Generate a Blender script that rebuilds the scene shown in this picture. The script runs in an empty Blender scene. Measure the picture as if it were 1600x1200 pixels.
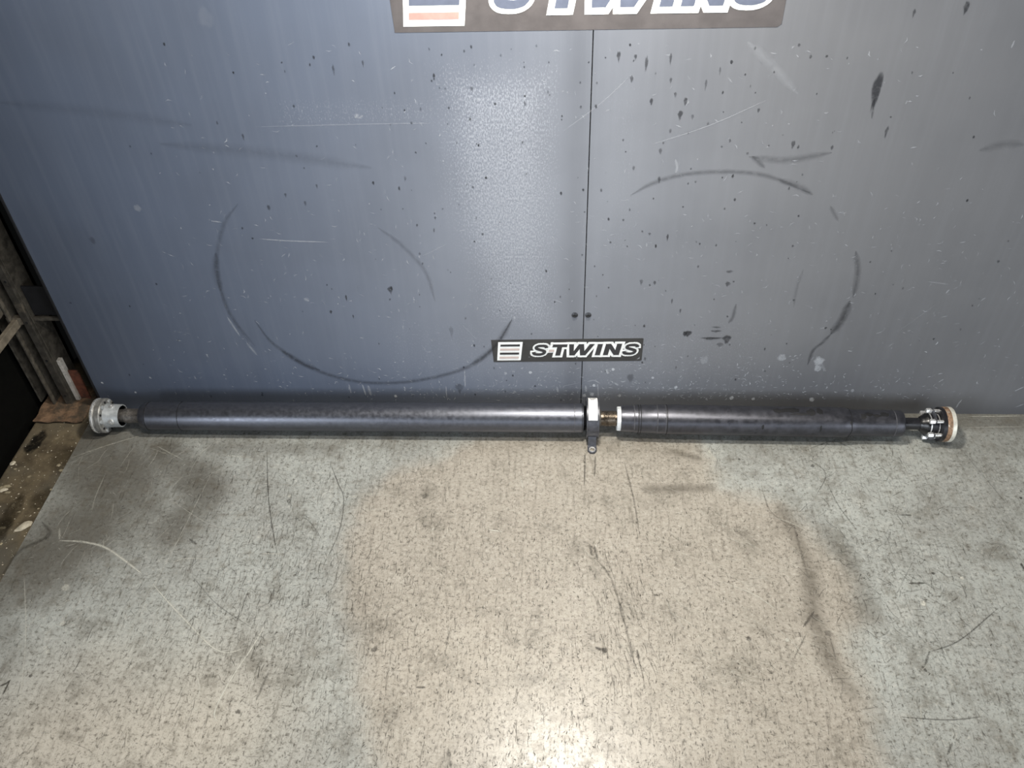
import bpy, bmesh, math, random
import numpy as np
from mathutils import Vector, Matrix

scene = bpy.context.scene
rng = random.Random(7)
nrng = np.random.default_rng(11)
PI = math.pi

# ------------------------------------------------------------------ camera
CAM = np.array([0.0, -1.2882, 1.27])
FOC = 1347.46                                   # focal length in pixels of a 1600 x 1200 frame
_p, _y, _r = 0.745790, -0.0672353, -0.0409202   # pitch down, yaw, roll
FWD = np.array([math.sin(_y) * math.cos(_p), math.cos(_y) * math.cos(_p), -math.sin(_p)])
_rt = np.array([math.cos(_y), -math.sin(_y), 0.0])
_up = np.cross(_rt, FWD)
RIGHT = _rt * math.cos(_r) + _up * math.sin(_r)
UP = -_rt * math.sin(_r) + _up * math.cos(_r)
cam_data = bpy.data.cameras.new('camera')
cam_data.sensor_width = 36.0
cam_data.lens = FOC * 36.0 / 1600.0
cam_data.clip_start = 0.01
cam = bpy.data.objects.new('camera', cam_data)
scene.collection.objects.link(cam)
m = Matrix.Identity(4)
for i in range(3):
    m[i][0], m[i][1], m[i][2], m[i][3] = RIGHT[i], UP[i], -FWD[i], CAM[i]
cam.matrix_world = m
scene.camera = cam

# ------------------------------------------------------------------ world, lights, exposure
world = bpy.data.worlds.new('world')
scene.world = world
world.use_nodes = True
bg = world.node_tree.nodes['Background']
bg.inputs[0].default_value = (0.75, 0.85, 1.0, 1)
bg.inputs[1].default_value = 0.02


def add_light(name, kind, loc, target, energy, color, **kw):
    d = bpy.data.lights.new(name, kind)
    d.energy = energy
    d.color = color
    for k, v in kw.items():
        setattr(d, k, v)
    o = bpy.data.objects.new(name, d)
    o.location = loc
    o.rotation_euler = (Vector(target) - Vector(loc)).to_track_quat('-Z', 'Y').to_euler()
    scene.collection.objects.link(o)
    return o


# work lamp hung over the bay just above the frame, the open bay door behind the camera, plus added fill lights overhead, left and right
add_light('work_lamp', 'AREA', (0.02, -0.27, 1.30), (0.02, -0.36, 0.0), 18.0, (1.0, 0.95, 0.86),
          shape='ELLIPSE', size=0.17, size_y=0.11)
add_light('overhead_fill', 'AREA', (0.25, -1.05, 2.3), (0.2, -0.7, 0.0), 22.0, (1.0, 0.96, 0.89),
          shape='RECTANGLE', size=0.9, size_y=0.15)
add_light('bay_door_daylight', 'AREA', (0.2, -4.2, 0.9), (0.0, -0.2, 0.2), 26.0, (0.84, 0.91, 1.0),
          shape='RECTANGLE', size=2.6, size_y=1.2)
add_light('right_fill', 'AREA', (2.8, -3.0, 1.0), (0.0, -0.2, 0.2), 38.0, (0.88, 0.94, 1.0),
          shape='RECTANGLE', size=2.0, size_y=1.5)
add_light('left_fill', 'AREA', (-2.6, -3.0, 1.0), (0.0, -0.2, 0.2), 84.0, (0.84, 0.91, 1.0),
          shape='RECTANGLE', size=2.0, size_y=1.5)

scene.view_settings.view_transform = 'Standard'
scene.view_settings.look = 'None'
scene.view_settings.gamma = 1.0
scene.view_settings.use_curve_mapping = False
scene.view_settings.exposure = 0.0


# ------------------------------------------------------------------ helpers
def ray(px, py):
    return (px - 800) / FOC * RIGHT - (py - 600) / FOC * UP + FWD


def on_wall(px, py, Y=0.0):
    d = ray(px, py)
    return CAM + d * ((Y - CAM[1]) / d[1])


def on_floor(px, py, Z=0.0):
    d = ray(px, py)
    return CAM + d * ((Z - CAM[2]) / d[2])


def column_of(P):
    d = np.asarray(P) - CAM
    return 800 + FOC * (d @ RIGHT) / (d @ FWD)


def s2l(c):
    return tuple((v / 255 / 12.92) if v / 255 <= 0.04045 else ((v / 255 + 0.055) / 1.055) ** 2.4 for v in c[:3])


def link(o, parent=None):
    scene.collection.objects.link(o)
    if parent is not None:
        o.parent = parent
    return o


def empty(name, loc=(0, 0, 0), label=None, cat=None, kind=None, group=None):
    o = bpy.data.objects.new(name, None)
    o.empty_display_size = 0.05
    o.location = loc
    tag(o, label, cat, kind, group)
    return link(o)


def tag(o, label=None, cat=None, kind=None, group=None):
    for k, v in (('label', label), ('category', cat), ('kind', kind), ('group', group)):
        if v:
            o[k] = v
    return o


def mesh_obj(name, verts, faces, mat, parent=None, smooth=False):
    """verts in world space; the object sits at its parent's origin."""
    off, up_ = Vector((0, 0, 0)), parent
    while up_ is not None:
        off = off + Vector(up_.location)
        up_ = up_.parent
    me = bpy.data.meshes.new(name)
    me.from_pydata([tuple(Vector(v) - off) for v in verts], [], faces)
    me.materials.append(mat)
    if smooth:
        me.polygons.foreach_set('use_smooth', [True] * len(me.polygons))
    me.update()
    o = bpy.data.objects.new(name, me)
    return link(o, parent)


class MB:
    def __init__(self):
        self.v, self.f = [], []

    def add(self, vs, fs):
        n = len(self.v)
        self.v += [tuple(map(float, v)) for v in vs]
        self.f += [tuple(i + n for i in f) for f in fs]

    def box(self, c, s, M=None, bev=0.0):
        bm = bmesh.new()
        bmesh.ops.create_cube(bm, size=1.0)
        bmesh.ops.scale(bm, vec=s, verts=bm.verts)
        if bev > 0:
            bmesh.ops.bevel(bm, geom=bm.edges[:], offset=bev, segments=2, affect='EDGES', profile=0.6)
        T = Matrix.Translation(c) @ (M.to_4x4() if M is not None else Matrix.Identity(4))
        self.bm(bm, T)

    def bm(self, bm, T=Matrix.Identity(4)):
        bm.verts.index_update()
        self.add([T @ v.co for v in bm.verts], [[v.index for v in f.verts] for f in bm.faces])
        bm.free()

    def lathe(self, prof, seg=48, caps=True):
        """prof: list of (centre point, radius, u, w) rings."""
        n0 = len(self.v)
        for c, r, u, w in prof:
            for k in range(seg):
                a = 2 * PI * k / seg
                self.v.append(tuple(np.asarray(c) + r * (math.cos(a) * u + math.sin(a) * w)))
        for i in range(len(prof) - 1):
            for k in range(seg):
                a, b = n0 + i * seg + k, n0 + i * seg + (k + 1) % seg
                self.f.append((a, b, b + seg, a + seg))
        if caps:
            self.f.append(tuple(n0 + k for k in range(seg))[::-1])
            self.f.append(tuple(n0 + (len(prof) - 1) * seg + k for k in range(seg)))

    def build(self, name, mat, parent=None, smooth=False, angle=35):
        o = mesh_obj(name, self.v, self.f, mat, parent, smooth)
        if smooth:
            bm = bmesh.new()
            bm.from_mesh(o.data)
            bmesh.ops.recalc_face_normals(bm, faces=bm.faces)
            for e in bm.edges:
                if len(e.link_faces) == 2 and e.calc_face_angle(0) > math.radians(angle):
                    e.smooth = False
            bm.to_mesh(o.data)
            bm.free()
        return o


# ------------------------------------------------------------------ materials
def new_mat(name):
    mt = bpy.data.materials.new(name)
    mt.use_nodes = True
    nt = mt.node_tree
    b = nt.nodes['Principled BSDF']
    return mt, nt, b


class N:
    """tiny node-graph writer"""

    def __init__(self, nt):
        self.nt = nt

    def node(self, t, **kw):
        n = self.nt.nodes.new(t)
        for k, v in kw.items():
            setattr(n, k, v)
        return n

    def lk(self, a, b):
        self.nt.links.new(a, b)

    def put(self, sock, v):
        if isinstance(v, bpy.types.NodeSocket):
            self.lk(v, sock)
        else:
            sock.default_value = v

    def pos(self, scale=(1, 1, 1), rot=(0, 0, 0)):
        tc = self.node('ShaderNodeTexCoord')
        mp = self.node('ShaderNodeMapping')
        mp.inputs['Scale'].default_value = scale
        mp.inputs['Rotation'].default_value = rot
        self.lk(tc.outputs['Object'], mp.inputs[0])
        return mp.outputs[0]

    def noise(self, scale, detail=4, rough=0.6, vec=None, dist=0.0):
        n = self.node('ShaderNodeTexNoise')
        n.inputs['Scale'].default_value = scale
        n.inputs['Detail'].default_value = detail
        n.inputs['Roughness'].default_value = rough
        n.inputs['Distortion'].default_value = dist
        self.lk(vec if vec is not None else self.pos(), n.inputs['Vector'])
        return n.outputs['Fac']

    def m(self, op, a, b=0.0, c=0.0):
        n = self.node('ShaderNodeMath', operation=op)
        self.put(n.inputs[0], a)
        self.put(n.inputs[1], b)
        self.put(n.inputs[2], c)
        return n.outputs[0]

    def step(self, v, lo, hi, a=0.0, b=1.0):
        n = self.node('ShaderNodeMapRange', interpolation_type='SMOOTHSTEP')
        self.put(n.inputs['Value'], v)
        n.inputs['From Min'].default_value, n.inputs['From Max'].default_value = lo, hi
        n.inputs['To Min'].default_value, n.inputs['To Max'].default_value = a, b
        return n.outputs[0]

    def mix(self, fac, a, b, mode='MIX'):
        n = self.node('ShaderNodeMix', data_type='RGBA', blend_type=mode)
        self.put(n.inputs[0], fac)
        for s, v in ((n.inputs[6], a), (n.inputs[7], b)):
            if isinstance(v, tuple) and len(v) == 3:
                v = v + (1,)
            self.put(s, v)
        return n.outputs[2]

    def attr(self, name):
        n = self.node('ShaderNodeAttribute', attribute_name=name)
        s = self.node('ShaderNodeSeparateColor')
        self.lk(n.outputs['Color'], s.inputs[0])
        return s.outputs[0], s.outputs[1], s.outputs[2], n

    def bump(self, h, strength, dist, bsdf):
        b = self.node('ShaderNodeBump')
        b.inputs['Strength'].default_value = strength
        b.inputs['Distance'].default_value = dist
        self.lk(h, b.inputs['Height'])
        self.lk(b.outputs[0], bsdf.inputs['Normal'])


def simple_mat(name, col, rough=0.5, metal=0.0, var=0.25, scale=60.0, bump=0.0, dirt=None, dirt_amt=0.0, spec=0.5):
    mt, nt, b = new_mat(name)
    g = N(nt)
    n1 = g.noise(scale, 5, 0.65)
    c = g.mix(g.step(n1, 0.3, 0.7), tuple(v * (1 - var) for v in col), tuple(min(1, v * (1 + var)) for v in col))
    if dirt is not None:
        n2 = g.noise(scale * 0.35, 6, 0.7)
        c = g.mix(g.step(n2, 0.62 - dirt_amt * 0.3, 0.75 - dirt_amt * 0.2), c, dirt)
    g.lk(c, b.inputs['Base Color'])
    g.put(b.inputs['Roughness'], g.step(n1, 0.25, 0.75, max(0.03, rough - 0.08), min(1, rough + 0.08)))
    b.inputs['Metallic'].default_value = metal
    b.inputs['Specular IOR Level'].default_value = spec
    if bump:
        g.bump(n1, bump, 0.002, b)
    return mt


def wall_material():
    mt, nt, b = new_mat('painted_board')
    g = N(nt)
    wear, dark, tint, wn = g.attr('wear')  # alpha of this attribute holds the painted sheen, not wear
    sheen = wn.outputs['Alpha']
    big = g.noise(3.0, 4, 0.55)
    streak = g.noise(1.0, 5, 0.6, g.pos((90, 90, 3)))
    fine = g.noise(520, 3, 0.7)
    speck = g.noise(1.0, 4, 0.75, g.pos((420, 420, 210)))
    base = g.mix(tint, s2l((84, 93, 110)), s2l((106, 107, 110)))
    base = g.mix(g.m('MULTIPLY', sheen, 0.55), base, s2l((152, 156, 164)))  # light sheen on the board, painted into its base colour
    c = g.mix(g.m('MULTIPLY', g.step(big, 0.35, 0.7), 0.22), base, s2l((60, 63, 70)))
    c = g.mix(g.m('MULTIPLY', g.step(streak, 0.4, 0.75), 0.05), c, s2l((150, 154, 162)))
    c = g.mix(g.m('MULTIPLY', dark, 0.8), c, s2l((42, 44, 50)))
    sp = g.m('ADD', speck, g.m('MULTIPLY', wear, 0.24))
    c = g.mix(g.m('MULTIPLY', g.step(sp, 0.64, 0.82), g.m('ADD', 0.06, g.m('MULTIPLY', wear, 0.50))), c, s2l((178, 182, 190)))
    g.lk(c, b.inputs['Base Color'])
    g.put(b.inputs['Roughness'], g.step(streak, 0.3, 0.7, 0.42, 0.48))
    g.bump(g.m('ADD', fine, g.m('MULTIPLY', speck, 0.8)), 0.10, 0.0008, b)
    return mt


def floor_material():
    mt, nt, b = new_mat('worn_floor_sheet')
    g = N(nt)
    brown, dark, light, _ = g.attr('stain_shade')
    edge = g.noise(7, 8, 0.72)
    mott = g.noise(34, 7, 0.72)
    cloud = g.noise(4.5, 6, 0.62)
    streak = g.noise(1.0, 6, 0.74, g.pos((150, 16, 40)))
    streak2 = g.noise(1.0, 5, 0.7, g.pos((16, 130, 40), (0, 0, 0.3)))
    speck = g.noise(420, 3, 0.75)
    grain = g.noise(150, 5, 0.75)
    grey = g.mix(g.step(cloud, 0.3, 0.7), s2l((148, 149, 144)), s2l((168, 171, 166)))
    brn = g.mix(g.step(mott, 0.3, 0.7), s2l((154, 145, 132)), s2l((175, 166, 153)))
    cloud2 = g.noise(11, 9, 0.72)
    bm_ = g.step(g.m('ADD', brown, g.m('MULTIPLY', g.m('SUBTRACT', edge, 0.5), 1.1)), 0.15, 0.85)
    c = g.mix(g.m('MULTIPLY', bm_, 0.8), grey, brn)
    c = g.mix(g.m('MULTIPLY', light, 0.75), c, s2l((190, 181, 166)))
    c = g.mix(g.m('MULTIPLY', g.step(cloud2, 0.49, 0.70), 0.55), c, s2l((92, 88, 78)))
    c = g.mix(g.m('MULTIPLY', g.step(cloud2, 0.47, 0.3), 0.25), c, s2l((196, 192, 182)))
    c = g.mix(g.m('MULTIPLY', g.step(grain, 0.46, 0.34), 0.42), c, s2l((204, 200, 190)))
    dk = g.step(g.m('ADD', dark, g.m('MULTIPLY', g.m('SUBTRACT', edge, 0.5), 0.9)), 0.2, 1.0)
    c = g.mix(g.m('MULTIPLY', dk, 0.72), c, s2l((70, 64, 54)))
    c = g.mix(g.m('MULTIPLY', g.step(mott, 0.47, 0.72), 0.55), c, s2l((100, 94, 82)))
    c = g.mix(g.m('MULTIPLY', g.step(streak, 0.50, 0.72), 0.55), c, s2l((92, 86, 76)))
    c = g.mix(g.m('MULTIPLY', g.step(streak2, 0.58, 0.8), 0.22), c, s2l((200, 197, 186)))
    c = g.mix(g.m('MULTIPLY', g.step(grain, 0.52, 0.64), 0.7), c, s2l((84, 79, 70)))
    c = g.mix(g.m('MULTIPLY', g.step(speck, 0.57, 0.68), 0.62), c, s2l((70, 66, 60)))
    g.lk(c, b.inputs['Base Color'])
    g.put(b.inputs['Roughness'], g.step(mott, 0.3, 0.75, 0.24, 0.44))
    b.inputs['Specular IOR Level'].default_value = 0.5
    g.bump(g.m('ADD', speck, g.m('ADD', streak, mott)), 0.10, 0.0010, b)
    return mt


def mark_material(name, rough, brk=110.0):
    mt, nt, b = new_mat(name)
    g = N(nt)
    n = g.node('ShaderNodeAttribute', attribute_name='col')
    g.lk(n.outputs['Color'], b.inputs['Base Color'])
    nz = g.noise(brk, 4, 0.7)
    g.put(b.inputs['Alpha'], g.m('MULTIPLY', n.outputs['Alpha'], g.step(nz, 0.28, 0.55, 0.35, 1.0)))
    b.inputs['Roughness'].default_value = rough
    return mt


def ledge_material():
    mt, nt, b = new_mat('dirty_concrete_beam')
    g = N(nt)
    n1 = g.noise(22, 6, 0.7)
    n2 = g.noise(90, 5, 0.7)
    n3 = g.noise(6, 4, 0.6)
    c = g.mix(g.step(n1, 0.3, 0.7), s2l((70, 60, 44)), s2l((112, 100, 78)))
    c = g.mix(g.step(n3, 0.4, 0.7), c, s2l((88, 84, 74)))
    c = g.mix(g.step(n2, 0.66, 0.74), c, s2l((176, 164, 140)))
    g.lk(c, b.inputs['Base Color'])
    b.inputs['Roughness'].default_value = 0.8
    g.bump(g.m('ADD', n1, n2), 0.4, 0.003, b)
    return mt


M_wall = wall_material()
M_floor = floor_material()
M_ledge = ledge_material()
M_wmark = mark_material('wall_mark', 0.5)
M_fmark = mark_material('floor_mark', 0.55)
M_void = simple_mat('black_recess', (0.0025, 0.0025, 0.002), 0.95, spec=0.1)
M_edge = simple_mat('black_panel_edge', (0.008, 0.008, 0.01), 0.6)
M_tube = simple_mat('satin_black_tube', (0.115, 0.12, 0.14), 0.37, 0.8, 0.10, 120, 0.03, spec=0.5)
M_tube2 = simple_mat('satin_black_rear_tube', (0.075, 0.076, 0.088), 0.36, 0.75, 0.18, 70, 0.05, (0.03, 0.03, 0.035), 0.05, spec=0.5)
M_seam = simple_mat('weld_line', (0.10, 0.10, 0.11), 0.45, 0.5)
M_groove = simple_mat('dark_groove', (0.006, 0.006, 0.007), 0.6)
M_cast = simple_mat('grey_cast_steel', (0.40, 0.42, 0.43), 0.45, 0.35, 0.15, 120, 0.1, (0.16, 0.15, 0.13), 0.1)
M_flange = simple_mat('stained_cast_flange', (0.27, 0.265, 0.25), 0.42, 0.45, 0.25, 110, 0.15, (0.12, 0.10, 0.08), 0.2)
M_worn = simple_mat('worn_steel', (0.12, 0.11, 0.10), 0.5, 0.5, 0.4, 150, 0.2)
M_shine = simple_mat('bright_steel', (0.75, 0.75, 0.74), 0.28, 0.7, 0.1, 200)
M_spline = simple_mat('oiled_brown_steel', (0.13, 0.105, 0.08), 0.30, 0.85, 0.3, 150)
M_white = simple_mat('white_collar', (0.72, 0.75, 0.76), 0.45, 0.1, 0.12, 150, 0.05, (0.35, 0.36, 0.36), 0.05)
M_brk = simple_mat('black_bracket', (0.075, 0.077, 0.09), 0.42, 0.5, 0.25, 150)
M_strap = simple_mat('grey_bracket_strap', (0.085, 0.088, 0.10), 0.38, 0.45, 0.2, 120)
M_label = simple_mat('label_paper', (0.86, 0.86, 0.83), 0.5, 0.0, 0.05)
M_ink = simple_mat('label_ink', (0.22, 0.22, 0.22), 0.6)
M_rub = simple_mat('black_rubber', (0.005, 0.005, 0.006), 0.30)
M_black = simple_mat('black_steel', (0.016, 0.016, 0.019), 0.36, 0.3, 0.3, 140, spec=0.6)
M_tan = simple_mat('rust_tan_ring', (0.23, 0.145, 0.09), 0.55, 0.3, 0.45, 170, 0.2, (0.62, 0.55, 0.45), 0.35)
M_silver = simple_mat('pale_ring', (0.72, 0.70, 0.62), 0.4, 0.4, 0.15, 120, 0.05, (0.35, 0.26, 0.16), 0.08)
M_post = simple_mat('dark_painted_post', (0.040, 0.036, 0.030), 0.6, 0.1, 0.4, 60, 0.2, (0.10, 0.085, 0.065), 0.35)
M_postlip = simple_mat('worn_post_lip', (0.085, 0.075, 0.06), 0.6, 0.1, 0.4, 80, 0.2, (0.03, 0.026, 0.022), 0.3)
M_whitestrip = simple_mat('dirty_white_strip', (0.62, 0.58, 0.52), 0.7, 0.0, 0.2, 90, 0.2, (0.14, 0.12, 0.10), 0.3)
M_rust = simple_mat('red_rust', (0.15, 0.05, 0.028), 0.75, 0.0, 0.4, 90, 0.3, (0.05, 0.025, 0.015), 0.3)
M_rustplate = simple_mat('brown_rust_plate', (0.17, 0.105, 0.062), 0.85, 0.0, 0.5, 60, 0.5, (0.06, 0.045, 0.03), 0.5)
M_bracegrey = simple_mat('grey_brace', (0.17, 0.145, 0.11), 0.6, 0.1, 0.3, 70, 0.2, (0.06, 0.05, 0.04), 0.2)
M_stick = simple_mat('charcoal_sticker_film', s2l((58, 58, 58)), 0.42, 0.0, 0.12, 40)
M_stick2 = simple_mat('brownish_sticker_film', s2l((84, 80, 80)), 0.42, 0.0, 0.12, 30)
M_print_white = simple_mat('white_print', (0.85, 0.86, 0.84), 0.45, 0.0, 0.04)
M_print_char = simple_mat('charcoal_print', s2l((52, 52, 54)), 0.45, 0.0, 0.1)
M_print_navy = simple_mat('navy_print', s2l((90, 96, 112)), 0.42, 0.0, 0.08)
M_print_red = simple_mat('red_print', s2l((222, 138, 130)), 0.45, 0.0, 0.08)
M_print_pale = simple_mat('washed_out_red_print', s2l((196, 180, 174)), 0.45, 0.0, 0.06)  # red print with overexposure put into its colour
M_screw = simple_mat('dark_screw', (0.05, 0.052, 0.058), 0.38, 0.5)
M_crumb = simple_mat('plaster_crumb', (0.50, 0.45, 0.35), 0.9, 0.0, 0.3, 90, 0.4)


def smooth01(x):
    x = np.clip(x, 0, 1)
    return x * x * (3 - 2 * x)


def poly_dist(P, poly):
    """signed distance (positive inside) from points P (n,2) to a polygon."""
    poly = np.asarray(poly)
    d = np.full(len(P), 1e9)
    inside = np.zeros(len(P), bool)
    n = len(poly)
    for i in range(n):
        a, b = poly[i], poly[(i + 1) % n]
        ab = b - a
        t = np.clip(((P - a) @ ab) / (ab @ ab), 0, 1)
        d = np.minimum(d, np.linalg.norm(P - (a + t[:, None] * ab), axis=1))
        c = ((a[1] > P[:, 1]) != (b[1] > P[:, 1]))
        xs = a[0] + (P[:, 1] - a[1]) / (b[1] - a[1] + 1e-12) * ab[0]
        inside ^= c & (P[:, 0] < xs)
    return np.where(inside, d, -d)


def seg_dist(P, pts):
    pts = np.asarray(pts)
    d = np.full(len(P), 1e9)
    for a, b in zip(pts[:-1], pts[1:]):
        ab = b - a
        t = np.clip(((P - a) @ ab) / (ab @ ab + 1e-12), 0, 1)
        d = np.minimum(d, np.linalg.norm(P - (a + t[:, None] * ab), axis=1))
    return d


def slab(name, axis, lo, hi, nx, ny, back, mat, parent, attr_name, attr_fn, bevel=0.0012):
    """a board whose seen face is a fine grid (for its wear and painted light attribute) with edge faces and a back."""
    xs, ys = np.linspace(lo[0], hi[0], nx), np.linspace(lo[1], hi[1], ny)
    gx, gy = np.meshgrid(xs, ys)
    P = np.stack([gx.ravel(), gy.ravel()], 1)
    h = np.zeros(len(P))
    verts = [(p[0], 0.0, p[1]) if axis == 'wall' else (p[0], p[1], 0.0) for p in P]
    faces = []
    for j in range(ny - 1):
        for i in range(nx - 1):
            a = j * nx + i
            q = (a, a + 1, a + 1 + nx, a + nx)
            faces.append(q)
    ring = [i for i in range(nx)] + [j * nx + nx - 1 for j in range(1, ny)] + \
           [(ny - 1) * nx + i for i in range(nx - 2, -1, -1)] + [j * nx for j in range(ny - 2, 0, -1)]
    base = len(verts)
    for r in ring:
        v = verts[r]
        verts.append((v[0], back, v[2]) if axis == 'wall' else (v[0], v[1], back))
    k = len(ring)
    for i in range(k):
        faces.append((ring[(i + 1) % k], ring[i], base + i, base + (i + 1) % k))
    faces.append(tuple(base + i for i in range(k))[::-1])
    o = mesh_obj(name, verts, faces, mat, parent)
    A = attr_fn(P)
    col = np.zeros((len(verts), 4), np.float32)
    col[:, 3] = 1
    col[:len(P), :A.shape[1]] = A
    at = o.data.color_attributes.new(attr_name, 'FLOAT_COLOR', 'POINT')
    at.data.foreach_set('color', col.ravel())
    return o


# ------------------------------------------------------------------ wall
XL, XS, XF = -0.9636, 0.0545, -0.9816


def wp(*pts):
    return np.array([on_wall(*p)[[0, 2]] for p in pts])


def fp(*pts):
    return np.array([on_floor(*p)[[0, 1]] for p in pts])


def wall_wear_sheen(P):
    A = np.zeros((len(P), 4))
    patch = poly_dist(P, wp((690, 110), (868, 110), (868, 520), (760, 500), (700, 300)))
    A[:, 0] = np.maximum(A[:, 0], 0.9 * smooth01((patch + 0.08) / 0.14))
    p2 = poly_dist(P, wp((430, 152), (700, 150), (720, 195), (430, 205)))
    A[:, 0] = np.maximum(A[:, 0], 0.5 * smooth01((p2 + 0.015) / 0.03))
    p3 = poly_dist(P, wp((940, 120), (1010, 130), (1010, 420), (930, 420)))
    A[:, 0] = np.maximum(A[:, 0], 0.45 * smooth01((p3 + 0.06) / 0.12))
    p4 = poly_dist(P, wp((600, 500), (1200, 500), (1200, 600), (600, 600)))
    A[:, 0] = np.maximum(A[:, 0], 0.45 * smooth01((p4 + 0.08) / 0.12))
    band = np.abs(P[:, 0] - (XS - 0.022))
    A[:, 0] *= smooth01((band - 0.018) / 0.012)
    A[:, 1] = 0.25 * np.exp(-((P[:, 0] - (XS - 0.02)) / 0.022) ** 2)
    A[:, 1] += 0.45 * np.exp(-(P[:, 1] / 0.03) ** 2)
    A[:, 2] = smooth01((P[:, 0] + 0.35) / 0.75)
    A[:, 3] = np.exp(-((P[:, 0] + 0.02) / 0.36) ** 2) * np.exp(-((P[:, 1] - 0.38) / 0.40) ** 2)  # soft oval of painted sheen around mid-wall
    return A


wall = empty('wall_back', (0, 0, 0), 'dark slate blue painted board wall behind the shaft', None, 'structure')
slab('wall_panel', 'wall', (XL, 0.0), (XS - 0.0009, 1.16), 160, 150, 0.018, M_wall, wall, 'wear', wall_wear_sheen)
slab('wall_panel', 'wall', (XS + 0.0009, 0.0), (1.35, 1.16), 160, 150, 0.018, M_wall, wall, 'wear', wall_wear_sheen)
b = MB()
b.box((XS, 0.012, 0.58), (0.05, 0.010, 1.16))
b.build('seam_backing', M_groove, wall)
b = MB()
b.box((XL - 0.003, 0.010, 0.58), (0.005, 0.022, 1.16), None, 0.001)
b.build('panel_edge_strip', M_edge, wall)
for px, py in ((898, 492), (919, 492)):
    c = on_wall(px, py)
    s = MB()
    ux, uz, ny = np.array([1., 0, 0]), np.array([0, 0, 1.]), np.array([0, -1., 0])
    s.lathe([(c, 0.0058, ux, uz), (c + ny * 0.0012, 0.0057, ux, uz), (c + ny * 0.0026, 0.0040, ux, uz),
             (c + ny * 0.0028, 0.0022, ux, uz), (c + ny * 0.0016, 0.0020, ux, uz)], 20)
    s.build('screw', M_screw, wall, True)

# ------------------------------------------------------------------ floor
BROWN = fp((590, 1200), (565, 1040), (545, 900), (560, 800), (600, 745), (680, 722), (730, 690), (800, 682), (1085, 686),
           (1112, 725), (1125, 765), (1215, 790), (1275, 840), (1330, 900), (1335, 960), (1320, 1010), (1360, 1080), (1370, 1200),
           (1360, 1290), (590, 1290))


def floor_stain_shade(P):
    A = np.zeros((len(P), 3))
    A[:, 0] = smooth01((poly_dist(P, BROWN) + 0.07) / 0.13)  # soft-edged brown region in the middle of the floor
    g = lambda pts, w, a: a * np.exp(-(seg_dist(P, fp(*pts)) / w) ** 2)
    dk = g([(1225, 800), (1262, 880), (1268, 960), (1300, 1040), (1330, 1080)], 0.025, 0.7)
    for pts, w, a in (([(1010, 765), (1110, 762)], 0.016, 0.75), ([(1050, 705), (1090, 716)], 0.012, 0.8),
                      ([(1290, 830), (1345, 900), (1360, 960)], 0.035, 0.55), ([(1390, 850), (1440, 900)], 0.05, 0.5), ([(1570, 850), (1600, 1000)], 0.08, 0.3),
                      ([(250, 700), (320, 770), (270, 830)], 0.07, 0.85), ([(330, 700), (520, 700)], 0.03, 0.6), ([(1380, 690), (1600, 700)], 0.06, 0.5), ([(0, 950), (0, 1000)], 0.10, 0.6),
                      ([(150, 690), (190, 780), (60, 880)], 0.14, 0.95), ([(630, 730), (660, 790)], 0.02, 0.35),  # first one: left-corner dirt with the corner's shade painted in
                      ([(545, 890), (575, 1030)], 0.03, 0.35), ([(920, 855), (935, 905)], 0.010, 0.45),
                      ([(975, 690), (985, 810)], 0.010, 0.4), ([(1520, 700), (1575, 820)], 0.02, 0.35),
                      ([(1500, 690), (1600, 695)], 0.02, 0.4), ([(860, 690), (1100, 690)], 0.01, 0.35)):
        dk = np.maximum(dk, g(pts, w, a))
    A[:, 1] = np.maximum(dk, 0.62 * np.exp(-(P[:, 1] / 0.16) ** 2))  # light falloff towards the wall painted as a darker floor band
    A[:, 2] = np.maximum(g([(60, 1180), (300, 1150)], 0.16, 1.0), g([(150, 1050), (330, 1080)], 0.08, 0.6))
    A[:, 2] = np.maximum(A[:, 2], g([(700, 1050), (1000, 1100)], 0.14, 0.45))
    # dirt along the foot of the wall
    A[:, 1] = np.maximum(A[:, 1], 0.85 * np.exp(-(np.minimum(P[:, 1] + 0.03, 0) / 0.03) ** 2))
    return A


floor = empty('floor', (0, 0, 0), 'worn grey and brown sheet floor in front of the wall', None, 'structure')
slab('floor_sheet', 'floor', (XF, -2.6), (1.35, 0.0), 330, 360, -0.012, M_floor, floor, 'stain_shade', floor_stain_shade)
b = MB()
b.box((0.5, -1.2, -0.33), (6.0, 6.0, 0.02))
b.build('recess_bottom', M_void, floor)

LEDGE_Z = -0.006
ledge = MB()
ledge.box((-1.044, -1.2, -0.066), (0.123, 2.75, 0.120), None, 0.004)
lo = ledge.build('trim_1', M_ledge)
tag(lo, 'dirty brown concrete beam along the left edge of the floor sheet', None, 'structure')
b = MB()
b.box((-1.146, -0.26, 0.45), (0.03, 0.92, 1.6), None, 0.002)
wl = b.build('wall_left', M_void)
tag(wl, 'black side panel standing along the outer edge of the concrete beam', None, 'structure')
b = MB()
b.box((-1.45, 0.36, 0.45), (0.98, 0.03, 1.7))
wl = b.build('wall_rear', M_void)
tag(wl, 'unlit black wall behind the racking post', None, 'structure')


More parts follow.
